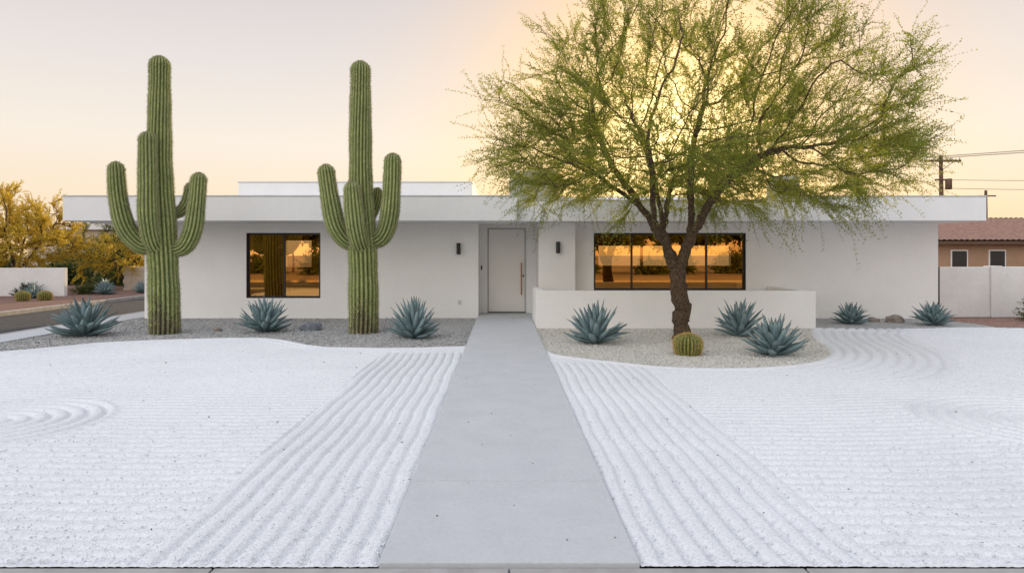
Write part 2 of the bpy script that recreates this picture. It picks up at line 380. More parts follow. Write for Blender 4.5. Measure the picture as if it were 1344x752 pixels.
def tree(name, base, seeds, A, center, step=0.17, infl=1.8, kill=0.28, tip=0.006, p=2.2, twn=3, K=16, tl=(0.3, 0.65),
         leaf=(0.035, 0.006), lm=None, bm=None, bm2=None, seed=1, droopz=3.4, flare=True, maxr=0.3, leafr=2.2, total=None, wfun=None):
    g = np.random.default_rng(seed)
    base = np.array(base)
    pos = []; par = []
    ids = {}
    for sid, (pa, pts) in seeds.items():
        pts = np.array(pts, float); 
        if pa is not None:
            pk, pi = pa; start = ids[pk][min(pi, len(ids[pk])-1)] ; pts = np.vstack([pos[start], pts])
        C = catmull(pts, 6); C, _ = resample(C, step); l = []
        for q in range(len(C)):
            if q == 0 and pa is not None: l.append(start); continue
            par.append(l[-1] if l else -1); pos.append(C[q]+(g.normal(0, 0.012, 3) if q else 0)); l.append(len(pos)-1)
        ids[sid] = l
    P, par = colonize(pos, par, A, step, infl, kill, 90, seed=seed)
    n = len(P); w = np.zeros(n); kids = [[] for _ in range(n)]
    for i in range(n-1, -1, -1):
        if w[i] == 0: w[i] = 1
        if par[i] >= 0: w[par[i]] += w[i]; kids[par[i]].append(i)
    r = tip*w**(1/p); r = np.minimum(r, maxr*(w/w.max())**0.18)
    Vs, Fs, off = [], [], 0; Vt, Ft, offt = [], [], 0
    stack = [(0, None)]
    while stack:
        s, pr = stack.pop(); ch = [pr] if pr is not None else []; cur = s
        while True:
            ch.append(cur)
            if not kids[cur]: break
            ks = sorted(kids[cur], key=lambda q: -w[q])
            for q in ks[1:]: stack.append((q, cur))
            cur = ks[0]
        if len(ch) < 2: continue
        rr = r[ch].copy()
        if pr is not None: rr[0] = rr[1]*1.05
        Q = P[ch]
        if s == 0 and flare: rr[:3] *= np.array([1.28, 1.12, 1.03])[:len(rr[:3])]
        big = rr.max() > 0.035
        if len(ch) > 2 and big:
            C = catmull(np.c_[Q, rr], 3); Q = C[:, :3]; rr = np.abs(C[:, 3])
            rr = rr*(1+0.06*g.normal(0, 1, len(rr)))
        V, F = tube(Q, rr, 14 if big else 5)
        if big:
            V = V+g.normal(0, 1, V.shape)*np.repeat(rr, 14)[:, None]*0.06
            Vs.append(V); Fs.append(F+off); off += len(V)
        else:
            Vt.append(V); Ft.append(F+offt); offt += len(V)
    root = empty(name, base)
    if Vs: npmesh("trunk", np.vstack(Vs)-base, np.vstack(Fs), bm, root, None, True)
    if Vt: npmesh("branches", np.vstack(Vt)-base, np.vstack(Ft), bm2 or bm, root, None, True)
    fine = np.where(w <= leafr)[0]
    if total:
        pw = wfun(P[fine]) if wfun else np.ones(len(fine)); sel = g.choice(fine, total, p=pw/pw.sum())
    else: sel = np.repeat(fine, twn)
    B = P[sel]+g.normal(0, 0.03, (len(sel), 3)); out = B-np.array(center); out /= np.linalg.norm(out, axis=1)[:, None]+1e-9
    gd = P[sel]-P[par[sel]]; gd /= np.linalg.norm(gd, axis=1)[:, None]+1e-9
    D = out*0.55+gd*0.6+g.normal(0, 0.42, B.shape); D /= np.linalg.norm(D, axis=1)[:, None]
    L = g.uniform(tl[0], tl[1], len(B)); dr = np.clip((droopz-B[:, 2])*0.35+0.15, 0.05, 0.9)*g.uniform(0.4, 1.3, len(B))
    cb = 0.25*np.sin(B[:, 0]*2.1+1)*np.sin(B[:, 2]*2.6+B[:, 1]*1.7)
    LV, LF, c, SV, SF = twigs(B, D, L, K, dr, leaf[0], leaf[1], g, cbias=cb)
    npmesh("foliage", LV-base, LF, lm, root, {"rnd": c})
    npmesh("twigs", SV-base, SF, bm2 or bm, root)
    return root

def crown_pts(g, n_cl, per, c, rx, ry, rz_up, rz_dn, inner=0.45, cr=0.5, shape=None):
    out = []
    while len(out) < n_cl:
        v = g.normal(0, 1, 3); v /= np.linalg.norm(v); rad = g.uniform(inner**2, 1)**0.5
        v = v*rad; z = v[2]*(rz_up if v[2] > 0 else rz_dn)
        q = np.array([c[0]+v[0]*rx, c[1]+v[1]*ry, c[2]+z])
        if shape and not shape(q, v): continue
        out.append(q)
    out = np.array(out)
    return np.repeat(out, per, 0)+g.normal(0, cr*0.55, (n_cl*per, 3))

g = np.random.default_rng(21)
Y0 = 13.6
def shp(q, v):
    if q[2] < 3.0 and abs(q[0]-3.5) < 1.3 and abs(q[1]-Y0) < 1.6: return False
    return True
A = crown_pts(g, 600, 4, (3.72, Y0, 3.75), 4.2, 3.2, 3.2, 1.1, 0.35, 0.42, shp)
seeds = {
 'tr': (None, [(3.54, Y0, -0.1), (3.56, Y0, 0.35), (3.55, Y0, 0.7), (3.44, Y0, 1.3), (3.35, Y0, 1.62)]),
 'L': (('tr', 99), [(3.14, Y0-0.1, 2.05), (2.8, Y0-0.25, 2.5), (2.35, Y0-0.4, 2.84), (1.75, Y0-0.5, 3.25)]),
 'M': (('tr', 99), [(3.22, Y0+0.15, 2.2), (3.2, Y0+0.35, 2.75), (3.05, Y0+0.5, 3.5), (2.85, Y0+0.6, 4.3)]),
 'R': (('tr', 7), [(3.6, Y0-0.1, 1.75), (3.78, Y0-0.15, 2.15), (4.0, Y0-0.2, 2.6), (4.35, Y0-0.3, 3.1), (5.0, Y0-0.4, 3.6)]),
 'R2': (('R', 5), [(3.80, Y0+0.2, 2.75), (3.87, Y0+0.4, 3.7), (4.1, Y0+0.5, 4.6)]),
 'F': (('L', 4), [(2.8, Y0-0.9, 2.9), (2.6, Y0-1.6, 3.4)]),
 'B': (('M', 3), [(3.6, Y0+1.2, 3.0), (3.9, Y0+2.0, 3.4)]),
 'L2': (('L', 5), [(2.35, Y0, 3.2), (2.0, Y0+0.2, 3.9), (1.8, Y0+0.2, 4.6)]),
}
def density(Q):      # clumps of denser foliage with open gaps between them, airier towards the top
    c = 0.5+0.5*np.sin(Q[:, 0]*1.9+0.7*np.sin(Q[:, 2]*1.3))*np.sin(Q[:, 2]*2.2+Q[:, 1]*0.8+1.0)
    top = np.clip((Q[:, 2]-3.0)/3.4, 0, 1)
    hole = np.exp(-((Q[:, 0]-3.1)**2+(Q[:, 2]-4.0)**2)/1.1)
    return (0.2+c**1.4*1.5)*(1-0.5*top)*(1-0.6*hole)
tree("mesquite_tree", (3.54, Y0, 0), seeds, A, (3.7, Y0, 2.6), lm=M['leaf'], bm=M['bark'], bm2=M['bark2'], seed=3, p=1.9, tip=0.0055, kill=0.24,
     K=16, tl=(0.3, 0.85), leaf=(0.048, 0.0088), maxr=0.18, leafr=5, total=8200, wfun=density)

def small_tree(name, x, y, h, rx, lm, seed, trunk_h=1.0, ry=None, ncl=60, leaf=(0.09, 0.02), K=10, zc=0.55, tl=(.3, .6), twn=3, leafr=4):
    g = np.random.default_rng(seed); ry = ry or rx
    zc = h*zc; A = crown_pts(g, ncl, 4, (x, y, zc), rx*0.85, ry*0.85, (h-zc)*0.88, (zc-trunk_h)*0.9, 0.35, 0.45)
    sd = {'tr': (None, [(x, y, -0.1), (x+0.05, y, trunk_h*0.5), (x-0.03, y, trunk_h)])}
    for i in range(4):
        a = i*1.6+seed; sd['l%d' % i] = (('tr', 99), [(x+math.cos(a)*0.35, y+math.sin(a)*0.35, trunk_h+0.45), (x+math.cos(a)*rx*0.4, y+math.sin(a)*ry*0.4, trunk_h+(h-trunk_h)*0.45)])
    return tree(name, (x, y, 0), sd, A, (x, y, trunk_h), step=0.25, infl=2.5, kill=0.4, tip=0.012, lm=lm, bm=M['bark'], seed=seed,
                K=K, twn=twn, leaf=leaf, droopz=2.0, maxr=0.18, tl=tl, leafr=leafr)
small_tree("palo_verde_tree", -21.0, 29.5, 4.6, 2.9, M['leafy'], 5, 0.9, ncl=170, K=16, twn=6, leaf=(0.07, 0.017))
small_tree("palo_verde_tree", -18.3, 33.0, 2.9, 2.0, M['leafy'], 6, 0.5, ncl=60, twn=5)
small_tree("mesquite_tree", -19.0, 35.0, 3.6, 2.2, M['leafg'], 8, 0.6, ncl=60, twn=5)
small_tree("mesquite_tree", -23.5, 40.0, 3.4, 2.6, M['leafg'], 9, 0.5, ncl=60, twn=5)
small_tree("palo_verde_tree", 31.0, 48.0, 5.0, 2.4, M['leafy'], 10, 1.0, ncl=60, twn=5)
# trees across the road behind the photographer (seen mirrored in the windows)
for i, x in enumerate([-34, -26, -19.5, -11, -5, 3, 9.5, 17, 25, 33]):
    small_tree("street_tree", x, -24-(i % 3)*1.5, 6.2+(i % 2), 4.6, M['leafg'], 30+i, 2.0, ncl=60, leaf=(0.36, 0.12), K=7, zc=0.6, tl=(.5, 1.0), twn=5)

def shrub(name, x, y, h, r, lm, seed, n=260, leaf=(0.05, 0.014), K=8):
    g = np.random.default_rng(seed); root = empty(name, (x, y, 0))
    v = g.normal(0, 1, (n, 3)); v[:, 2] = np.abs(v[:, 2]); v /= np.linalg.norm(v, axis=1)[:, None]
    rad = g.uniform(0.2, 0.75, (n, 1)); B = v*rad*np.array([r, r, h*0.9])+np.array([0, 0, 0.04])
    D = v*0.8+g.normal(0, 0.45, v.shape)+np.array([0, 0, 0.2]); D /= np.linalg.norm(D, axis=1)[:, None]
    L = g.uniform(0.2, 0.42, n)*max(r, h)*0.9
    LV, LF, c, SV, SF = twigs(B, D, L, K, np.full(n, 0.1), leaf[0], leaf[1], g)
    npmesh("foliage", LV, LF, lm, root, {"rnd": c}); npmesh("twigs", SV, SF, M['bark'], root)
    Vs, Fs, off = [], [], 0
    for q in B[:30]:
        V, F = tube(np.array([[0, 0, -0.02], q*np.array([.5, .5, .6]), q]), np.array([0.014, 0.01, 0.005]), 5); Vs.append(V); Fs.append(F+off); off += len(V)
    npmesh("stems", np.vstack(Vs), np.vstack(Fs), M['bark'], root)
shrub("desert_shrub", 13.75, 17.2, 0.95, 0.6, M['leafg'], 3, 500)
shrub("desert_shrub", -18.8, 27.0, 0.62, 0.6, M['leafgrey'], 4)
shrub("desert_shrub", -20.5, 26.0, 0.55, 0.6, M['leafg'], 5)
shrub("desert_shrub", -17.5, 28.8, 0.5, 0.7, M['leafg'], 6)
shrub("desert_shrub", -19.6, 28.6, 0.7, 0.7, M['leafgrey'], 7)
for i, (x, y, h, r) in enumerate([(-24, 38, 2.2, 2.0), (-20.5, 37, 1.9, 1.8), (-17.4, 36, 2.1, 1.7), (-27, 36, 2.4, 2.0), (-30.5, 37, 2.6, 2.2)]):
    shrub("hedge_shrub", x, y, h, r, M['leafg'] if i != 2 else M['leafy'], 50+i, 420, (0.16, 0.05), 7)
for i, x in enumerate([-30, -24.5, -21, -15, -9.5, -7, -1.5, 1, 6.5, 12, 14.5, 20, 28]):
    shrub("street_shrub", x, -19-(i % 3)*1.7, 1.0+0.55*(i % 4), 1.5+0.4*(i % 3), M['leafg'], 70+i, 260, (0.2, 0.07), 6)

# ------------------------------------------------------------------ gravel fields (height field)
left_edge = np.array([(-9.6, 11.35), (-8.7, 11.8), (-8.1, 12.45), (-7.77, 12.95), (-7.2, 13.25), (-6.62, 13.45), (-5.51, 13.72), (-4.79, 13.75),
                      (-4.35, 13.5), (-3.96, 13.1), (-3.6, 12.7), (-3.18, 12.42), (-2.19, 12.28), (-1.38, 12.38), (-0.675, 12.55)])
rb = [(0.745, 12.2), (0.96, 11.45), (1.69, 10.8), (2.5, 10.25), (3.4, 10.12), (4.28, 10.35), (5.04, 10.9), (5.6, 11.7), (5.95, 12.6), (6.25, 13.7), (6.9, 15.3), (7.25, 15.72)]
rbs = catmull([(a, b) for a, b in rb], 6)
poly = np.vstack([rbs, [(7.25, 18.2), (0.745, 18.2)]])
def inpoly(x, y, P):
    ins = np.zeros(x.shape, bool); j = len(P)-1
    for i in range(len(P)):
        xi, yi = P[i]; xj, yj = P[j]
        c = ((yi > y) != (yj > y)) & (x < (xj-xi)*(y-yi)/(yj-yi+1e-12)+xi); ins ^= c; j = i
    return ins
def polydist(x, y, P):
    d = np.full(x.shape, 1e9)
    for i in range(len(P)-1):
        a, b = P[i], P[i+1]; ab = b-a; t = np.clip(((x-a[0])*ab[0]+(y-a[1])*ab[1])/(ab@ab+1e-12), 0, 1)
        d = np.minimum(d, (x-a[0]-t*ab[0])**2+(y-a[1]-t*ab[1])**2)
    return np.sqrt(d)
def sm(a, b, x):
    t = np.clip((x-a)/(b-a), 0, 1); return t*t*(3-2*t)
def axis(segs):
    out = []
    for a, b, s in segs: out.append(np.linspace(a, b, int(round((b-a)/s)), endpoint=False))
    out.append([segs[-1][1]]); return np.concatenate(out)
def lown(x, y, s, seed):
    g = np.random.default_rng(seed); h = 0
    for i in range(6):
        a = g.uniform(0, 6.28); f = s*g.uniform(0.5, 2); h = h+np.sin((x*math.cos(a)+y*math.sin(a))*f+g.uniform(0, 6))
    return h/6
def rip(d, per):      # raked profile: wide rounded ridges, narrow tine furrows
    c = 0.5+0.5*np.cos(2*np.pi*d/per); return 0.6-2*c**3.0
def field(xs, ys, tag, fn):
    X, Y = np.meshgrid(xs, ys); sh = X.shape
    dx = np.gradient(xs)[None, :]*np.ones(sh); dy = np.gradient(ys)[:, None]*np.ones(sh)
    jm = np.ones(sh); jm[0] = jm[-1] = 0; jm[:, 0] = jm[:, -1] = 0
    X = X+rng.uniform(-.3, .3, sh)*dx*jm; Y = Y+rng.uniform(-.3, .3, sh)*dy*jm
    lb = np.interp(X, left_edge[:, 0], left_edge[:, 1]) if tag == 'L' else None
    n, m = sh; i = np.arange(n*m).reshape(n, m)
    F = np.stack([i[:-1, :-1], i[:-1, 1:], i[1:, 1:], i[1:, :-1]], -1).reshape(-1, 4)
    if tag == 'L':
        bed = Y > lb; dist = polydist(X, Y, left_edge); red = np.zeros(sh, bool); far = bed
    else:
        bed = inpoly(X, Y, poly); dist = polydist(X, Y, rbs)
        yb = 15.55+0.12*np.sin(X*1.3)
        far = (Y > yb) & (X > 7.2) & (~bed); red = far & (X > 11.35+0.2*np.sin(Y*2))
    edge = 0.675 if tag == 'L' else 0.745
    ax = np.abs(X)-edge
    wband = 1.36
    mb = 1-sm(wband-0.03, wband+0.03, ax+0.03*np.sin(Y*1.7))
    mb = mb*(1-sm(11.5, 11.9, Y)) if tag == 'L' else mb*(1-sm(10.3, 10.8, Y))
    hb = 0.015*rip(ax+0.010*np.sin(Y*3.1)+0.005*np.sin(Y*9+ax*3), 0.136)
    hh = 0.0115*rip(Y+0.06*np.sin(X*0.8)+0.035*np.sin(X*2.1+1)+0.007*np.sin(X*9), 0.15)
    cx, cy, cr = (-5.15, 6.9, 1.1) if tag == 'L' else (5.5, 6.9, 1.25)
    rr = np.hypot(X-cx, Y-cy); mr = 1-sm(cr-0.03, cr+0.03, rr); hr = 0.021*rip(rr, 0.165)
    wd = 0.55 if tag == 'L' else 0.2+1.6*sm(4.4, 5.8, X)
    md = 1-sm(wd-0.05, wd+0.05, dist); hd = 0.024*rip(dist, 0.20)
    h = hh*(1-mb)+hb*mb; h = h*(1-mr)+hr*mr; h = h*(1-md)+hd*md
    amp = (0.85+0.25*lown(X, Y, 2.0, 5))*sm(3.68, 3.8, Y)
    st = rng.uniform(-1, 1, sh)
    H = 0.006+h*amp+st*0.0022+0.004*lown(X, Y, 1.1, 9)
    H = np.where(bed | far, -0.014+st*0.008+0.01*lown(X, Y, 1.5, 3), H)
    rnd = np.clip(rng.normal(0.55, 0.22, sh), 0, 1)
    V = np.stack([X, Y, H], -1).reshape(-1, 3)
    fi = F[:, 0]
    bed, far, red = bed.ravel()[fi], far.ravel()[fi], red.ravel()[fi]
    def emit(name, mask, m):
        if not mask.any(): return
        f = F[mask]; u, inv = np.unique(f, return_inverse=True)
        npmesh(name, V[u], inv.reshape(-1, 4), m, None, {"rnd": rnd.ravel()[u]})
    if tag == 'L':
        emit("white_gravel", ~bed, M['gwhite']); emit("grey_gravel_bed", bed, M['ggrey'])
    else:
        emit("white_gravel", ~(bed | far), M['gwhite']); emit("beige_gravel_bed", bed, M['gbeige'])
        emit("grey_gravel_bed", far & ~red, M['ggrey']); emit("red_gravel_bed", red, M['gred'])
ys = axis([(3.70, 6.5, 0.013), (6.5, 10, 0.017), (10, 18.1, 0.025)])
field(axis([(-9.6, -5, 0.028), (-5, -2.3, 0.02), (-2.3, -0.68, 0.0115)]), ys, 'L', None)
field(axis([(0.75, 2.4, 0.0115), (2.4, 5, 0.02), (5, 9, 0.025), (9, 17, 0.04)]), ys, 'R', None)

def stones(name, pts, size, m):
    ph = (1+5**.5)/2
    ico = np.array([(-1,0,ph),(1,0,ph),(-1,0,-ph),(1,0,-ph),(0,ph,1),(0,ph,-1),(0,-ph,1),(0,-ph,-1),(ph,1,0),(-ph,1,0),(ph,-1,0),(-ph,-1,0)])/1.9
    fc = np.array([(0,1,4),(0,4,9),(9,4,5),(4,8,5),(4,1,8),(8,1,10),(8,10,3),(5,8,3),(5,3,2),(2,3,7),(7,3,10),(7,10,6),(7,6,11),(11,6,0),(0,6,1),(6,10,1),(9,11,0),(9,2,11),(9,5,2),(7,11,2)])
    n = len(pts); s = size*rng.lognormal(0, 0.25, (n, 1, 1))
    V = ico[None]*(1+rng.uniform(-.3, .3, (n, 12, 1))); a = rng.uniform(0, 6.28, n); c, q = np.cos(a), np.sin(a)
    V = V*np.stack([np.ones(n), rng.uniform(.6, .9, n), rng.uniform(.5, .8, n)], 1)[:, None]
    Vx = V[..., 0]*c[:, None]-V[..., 1]*q[:, None]; Vy = V[..., 0]*q[:, None]+V[..., 1]*c[:, None]
    V = np.stack([Vx, Vy, V[..., 2]], -1)*s+pts[:, None]
    F = fc[None]+(np.arange(n)*12)[:, None, None]
    npmesh(name, V.reshape(-1, 3), F.reshape(-1, 3), m, None, {"rnd": np.repeat(rng.uniform(0, 1, n), 12)})
n = 13000; u = rng.uniform(0, 1, n); y = 3.73+3.2*u**1.4; x = rng.uniform(-1, 1, n)*(0.85*y+0.3); ok = (x < -0.69) | (x > 0.76); x, y = x[ok], y[ok]
stones("white_gravel", np.stack([x, y, rng.uniform(0.004, 0.014, len(x))], 1), 0.006, M['gwhite'])
n = 9000; x = rng.uniform(0.8, 7, n); y = rng.uniform(10, 15.5, n); ok = inpoly(x, y, poly)
stones("beige_gravel_bed", np.stack([x[ok], y[ok], np.full(ok.sum(), -0.004)], 1), 0.013, M['gbeige'])
n = 14000; x = rng.uniform(-9.6, -.7, n); y = rng.uniform(11.4, 18.0, n); ok = y > np.interp(x, left_edge[:, 0], left_edge[:, 1])+0.02
stones("grey_gravel_bed", np.stack([x[ok], y[ok], np.full(ok.sum(), -0.004)], 1), 0.014, M['ggrey'])
n = 90; x = rng.uniform(-0.66, 0.73, n); x = np.where(rng.uniform(0, 1, n) < 0.6, np.where(x < 0, -0.66+np.abs(rng.normal(0, .03, n)), 0.73-np.abs(rng.normal(0, .03, n))), x)
stones("loose_gravel", np.stack([x, rng.uniform(3.8, 14, n), np.full(n, 0.029)], 1), 0.006, M['gwhite'])
n = 90; x = rng.uniform(-7, 7, n); y = rng.uniform(4, 12, n); ok = (np.abs(x) > .8)
stones("leaf_litter", np.stack([x[ok], y[ok], np.full(ok.sum(), 0.014)], 1), 0.008, M['bark'])
n = 26; stones("leaf_litter", np.stack([rng.uniform(-.64, .71, n), rng.uniform(3.9, 12, n), np.full(n, 0.030)], 1), 0.006, M['bark'])

def rock(name, x, y, rx, ry, h, m, seed):
    import bmesh
    bm = bmesh.new(); bmesh.ops.create_icosphere(bm, subdivisions=4, radius=1)
    g = np.random.default_rng(seed); ph = g.uniform(0, 6, 12); dr = g.normal(0, 1, (12, 3))
    for v in bm.verts:
        c = np.array(v.co); f = 1+sum(0.045*math.sin(c@dr[i]*(1.2+i*0.35)+ph[i]) for i in range(12))
        v.co = Vector((c[0]*rx*f, c[1]*ry*f, max(c[2], -0.3)*h*f))
    me = bpy.data.meshes.new(name); bm.to_mesh(me); bm.free(); me.materials.append(m)
    o = bpy.data.objects.new(name, me); o.location = (x, y, h*0.15); link(o)
rock("landscape_rock", -4.3, 15.3, 0.25, 0.18, 0.13, M['rock'], 1)
rock("landscape_rock", 9.75, 17.0, 0.2, 0.15, 0.14, M['rock2'], 2)
rock("landscape_rock", 9.3, 17.15, 0.14, 0.12, 0.1, M['rock2'], 3)
rock("landscape_rock", -6.3, 15.1, 0.1, 0.08, 0.06, M['rock2'], 4)
rock("landscape_rock", -9.3, 15.4, 0.12, 0.1, 0.07, M['rock2'], 5)

# ------------------------------------------------------------------ paving and ground
walk = empty("concrete_walkway")
ys_ = [3.70, 5.04, 6.9, 8.8, 10.7, 12.6, 14.5, 16.4, 18.06]
for i in range(len(ys_)-1):
    box("slab_%d" % (i+1), -0.675, 0.745, ys_[i]+0.005, ys_[i+1]-0.005, -0.1, 0.028, M['concrete'], walk, 0.006)
box("entry_slab", -0.648, 0.928, 18.07, 19.3, -0.1, 0.05, M['concrete'], walk, 0.005)
fs = empty("front_sidewalk")
for i in range(-12, 13):
    box("panel", 0.04+i*1.6, 0.04+(i+1)*1.6-0.012, 2.42, 3.692, -0.14, 0.002, M['kerb'], fs, 0.004)
kb = empty("street_kerb")
for i in range(-8, 9): box("kerb_piece", i*3.0, (i+1)*3.0-0.01, 2.25, 2.41, -0.3, 0.01, M['kerb'], kb, 0.02)
box("opposite_kerb", -90, 90, -7.2, -7.02, -0.3, 0.01, M['kerb'], kb, 0.02)
box("side_kerb", -10.62, -10.46, 2.25, 90, -0.3, 0.012, M['kerb'], kb, 0.02)
box("far_side_kerb", -14.7, -14.54, 2.25, 90, -0.3, 0.012, M['kerb'], kb, 0.02)
box("side_street", -14.54, -10.62, 2.25, 120, -0.3, -0.115, M['asphalt'])
box("street", -150, 150, -7.02, 2.25, -0.3, -0.119, M['asphalt'])
sw = empty("side_sidewalk")
for i in range(0, 30): box("panel", -10.455, -9.61, 3.7+i*1.5, 3.7+(i+1)*1.5-0.012, -0.2, 0.010, M['concrete'], sw, 0.006)
me_ = box("ground", -600, 600, -600, 600, -0.9, -0.16, M['ground'])
box("neighbour_yard_ground", -90, -14.7, 2.25, 120, -0.15, 0.0, M['gred'])
box("backyard_ground", -9.6, 11.45, 18.35, 60, -0.15, -0.02, M['ground'])
box("neighbour_yard_ground", 11.45, 90, 18.12, 90, -0.15, -0.012, M['gred'])
box("neighbour_yard_ground", 17.0, 90, 2.45, 18.11, -0.15, -0.012, M['gwhite'])
box("opposite_yard_ground", -90, 90, -60, -7.2, -0.15, -0.005, M['ground'])

# ------------------------------------------------------------------ house
H = empty("white_modern_house", (0, 18.1, 0)); 
def hb(name, x0, x1, y0, y1, z0, z1, m, bevel=0.0):
    return box(name, x0, x1, y0-18.1, y1-18.1, z0, z1, m, H, bevel)
ZS = 2.51
S = M['stucco']
hb("wall_a", -9.5, -6.8, 18.1, 18.35, -0.1, ZS, S)
hb("wall_b", -4.84, -0.65, 18.1, 18.35, -0.1, ZS, S)
hb("wall_c", -6.8, -4.84, 18.1, 18.35, -0.1, 0.526, S)
hb("wall_d", -6.8, -4.84, 18.1, 18.35, 2.247, ZS, S)
hb("left_end_wall", -9.5, -9.25, 18.35, 26, -0.1, ZS, S)
hb("recess_wall_left", -0.9, -0.65, 18.35, 19.04, -0.1, ZS, S)
hb("recess_wall_right", 0.93, 1.15, 18.36, 19.04, -0.1, ZS, S)
hb("recess_back_a", -0.9, -0.44, 19.04, 19.3, -0.1, ZS, S)
hb("recess_back_b", 0.655, 1.15, 19.04, 19.3, -0.1, ZS, S)
hb("recess_back_c", -0.44, 0.655, 19.04, 19.3, 2.42, ZS, S)
hb("door_leaf", -0.40, 0.615, 19.12, 19.17, 0.075, 2.385, M['door'], 0.004)
hb("door_frame_l", -0.44, -0.408, 19.08, 19.25, 0.05, 2.42, M['cap'])
hb("door_frame_r", 0.623, 0.655, 19.08, 19.25, 0.05, 2.42, M['cap'])
hb("door_frame_t", -0.408, 0.623, 19.08, 19.25, 2.393, 2.42, M['cap'])
hb("door_backing", -0.408, 0.623, 19.2, 19.24, 0.05, 2.39, M['black'])
hb("threshold", -0.43, 0.645, 19.0, 19.2, 0.04, 0.068, M['black'])
hb("door_handle", 0.50, 0.535, 19.04, 19.07, 0.55, 1.45, M['brass'], 0.006)
hb("handle_post_1", 0.508, 0.522, 19.07, 19.12, 0.65, 0.68, M['black'])
hb("handle_post_2", 0.508, 0.522, 19.07, 19.12, 1.32, 1.35, M['black'])
hb("door_lock", 0.55, 0.59, 19.105, 19.119, 1.05, 1.11, M['black'], 0.004)
hb("doorbell", -0.61, -0.575, 19.018, 19.038, 1.25, 1.37, M['black'], 0.004)
hb("pier", 0.93, 1.88, 17.75, 18.36, -0.1, ZS, S)
hb("wall_e", 1.88, 2.41, 18.1, 18.35, -0.1, ZS, S)
hb("wall_f", 6.44, 11.54, 18.1, 18.35, -0.1, ZS, S)
hb("wall_g", 2.41, 6.44, 18.1, 18.35, -0.1, 0.73, S)
hb("wall_h", 2.41, 6.44, 18.1, 18.35, 2.247, ZS, S)
hb("right_end_wall", 11.29, 11.54, 18.35, 26, -0.1, ZS, S)
def rear(x0, x1, z0, z1): hb("rear_wall", x0, x1, 25.75, 26, z0, z1, S)
rear(-9.25, -8.2, -.1, ZS); rear(-8.2, -7.2, -.1, 1.2); rear(-8.2, -7.2, 2.2, ZS); rear(-7.2, 3.6, -.1, ZS)
rear(3.6, 8.6, -.1, 1.25); rear(3.6, 8.6, 2.0, ZS); rear(8.6, 11.29, -.1, ZS)
hb("rear_mullion", 5.2, 5.3, 25.8, 25.9, 1.25, 2.0, M['black']); hb("rear_mullion", 6.9, 7.0, 25.8, 25.9, 1.25, 2.0, M['black'])
hb("room_floor", -9.25, 11.29, 19.31, 25.75, -0.1, 0.04, M['roomfloor'])
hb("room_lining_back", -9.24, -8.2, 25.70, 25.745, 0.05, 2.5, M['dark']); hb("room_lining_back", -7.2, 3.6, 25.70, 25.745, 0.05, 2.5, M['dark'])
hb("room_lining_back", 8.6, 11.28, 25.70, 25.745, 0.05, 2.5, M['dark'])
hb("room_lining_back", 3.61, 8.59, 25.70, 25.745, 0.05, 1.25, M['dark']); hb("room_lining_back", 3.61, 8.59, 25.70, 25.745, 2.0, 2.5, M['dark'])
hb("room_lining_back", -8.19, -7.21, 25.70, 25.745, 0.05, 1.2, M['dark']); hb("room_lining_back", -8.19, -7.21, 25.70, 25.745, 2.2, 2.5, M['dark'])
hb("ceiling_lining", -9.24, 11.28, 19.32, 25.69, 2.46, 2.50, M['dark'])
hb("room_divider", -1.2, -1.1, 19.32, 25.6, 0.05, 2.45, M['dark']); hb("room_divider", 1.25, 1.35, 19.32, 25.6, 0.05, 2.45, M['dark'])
hb("sofa_back", 3.3, 5.6, 20.5, 20.75, 0.05, 0.95, M['dark'], 0.05); hb("sofa_seat", 3.3, 5.6, 20.76, 21.4, 0.05, 0.5, M['dark'], 0.05)
hb("table_top", -6.4, -5.0, 20.2, 21.0, 0.74, 0.78, M['brass'], 0.01)
for tx in (-6.3, -5.15): hb("table_leg", tx, tx+0.06, 20.3, 20.36, 0.05, 0.74, M['brass'])
cxs = np.linspace(-6.72, -6.42, 60); zz = np.array([0.56, 2.23])
CV = np.array([(x, 18.42-18.1+0.035*math.sin((x+6.72)*110), z) for z in zz for x in cxs]); ii = np.arange(59)
npmesh("curtain", CV, np.stack([ii, ii+1, ii+61, ii+60], 1), M['curtain'], H, None, True)
def window(x0, x1, z0, z1, mull):
    y0, y1 = 18.16, 18.24; f = 0.05; B = M['black']
    hb("window_frame", x0, x1, y0, y1, z1-f, z1, B); hb("window_frame", x0, x1, y0, y1, z0, z0+f, B)
    hb("window_frame", x0, x0+f, y0, y1, z0+f, z1-f, B); hb("window_frame", x1-f, x1, y0, y1, z0+f, z1-f, B)
    for m in mull: hb("window_mullion", m-0.022, m+0.022, y0+0.004, y1-0.004, z0+f, z1-f, B)
    xs = [x0+f]+list(mull)+[x1-f]
    for a, b in zip(xs[:-1], xs[1:]):
        v = [(a, 0.105, z0+f), (b, 0.105, z0+f), (b, 0.105, z1-f), (a, 0.105, z1-f)]
        me = bpy.data.meshes.new("window_glass"); me.from_pydata(v, [], [(0, 1, 2, 3)]); me.materials.append(M['glass'])
        link(bpy.data.objects.new("window_glass", me), H)
    hb("window_trim", x0, x1, 18.095, 18.155, z0, z0+0.02, B); hb("window_trim", x0, x1, 18.095, 18.155, z1-0.02, z1, B)
    hb("window_trim", x0, x0+0.02, 18.095, 18.155, z0+.02, z1-.02, B); hb("window_trim", x1-0.02, x1, 18.095, 18.155, z0+.02, z1-.02, B)
window(-6.8, -4.84, 0.526, 2.247, [-5.82])
window(2.41, 6.44, 0.73, 2.247, [3.43, 5.42])
Fm = M['fascia']
hb("roof_main", -10.86, 0.35, 16.84, 26.6, ZS+0.002, 3.11, Fm, 0.006)
hb("roof_centre", 0.352, 6.58, 17.1, 26.6, ZS+0.004, 3.02, Fm, 0.006)
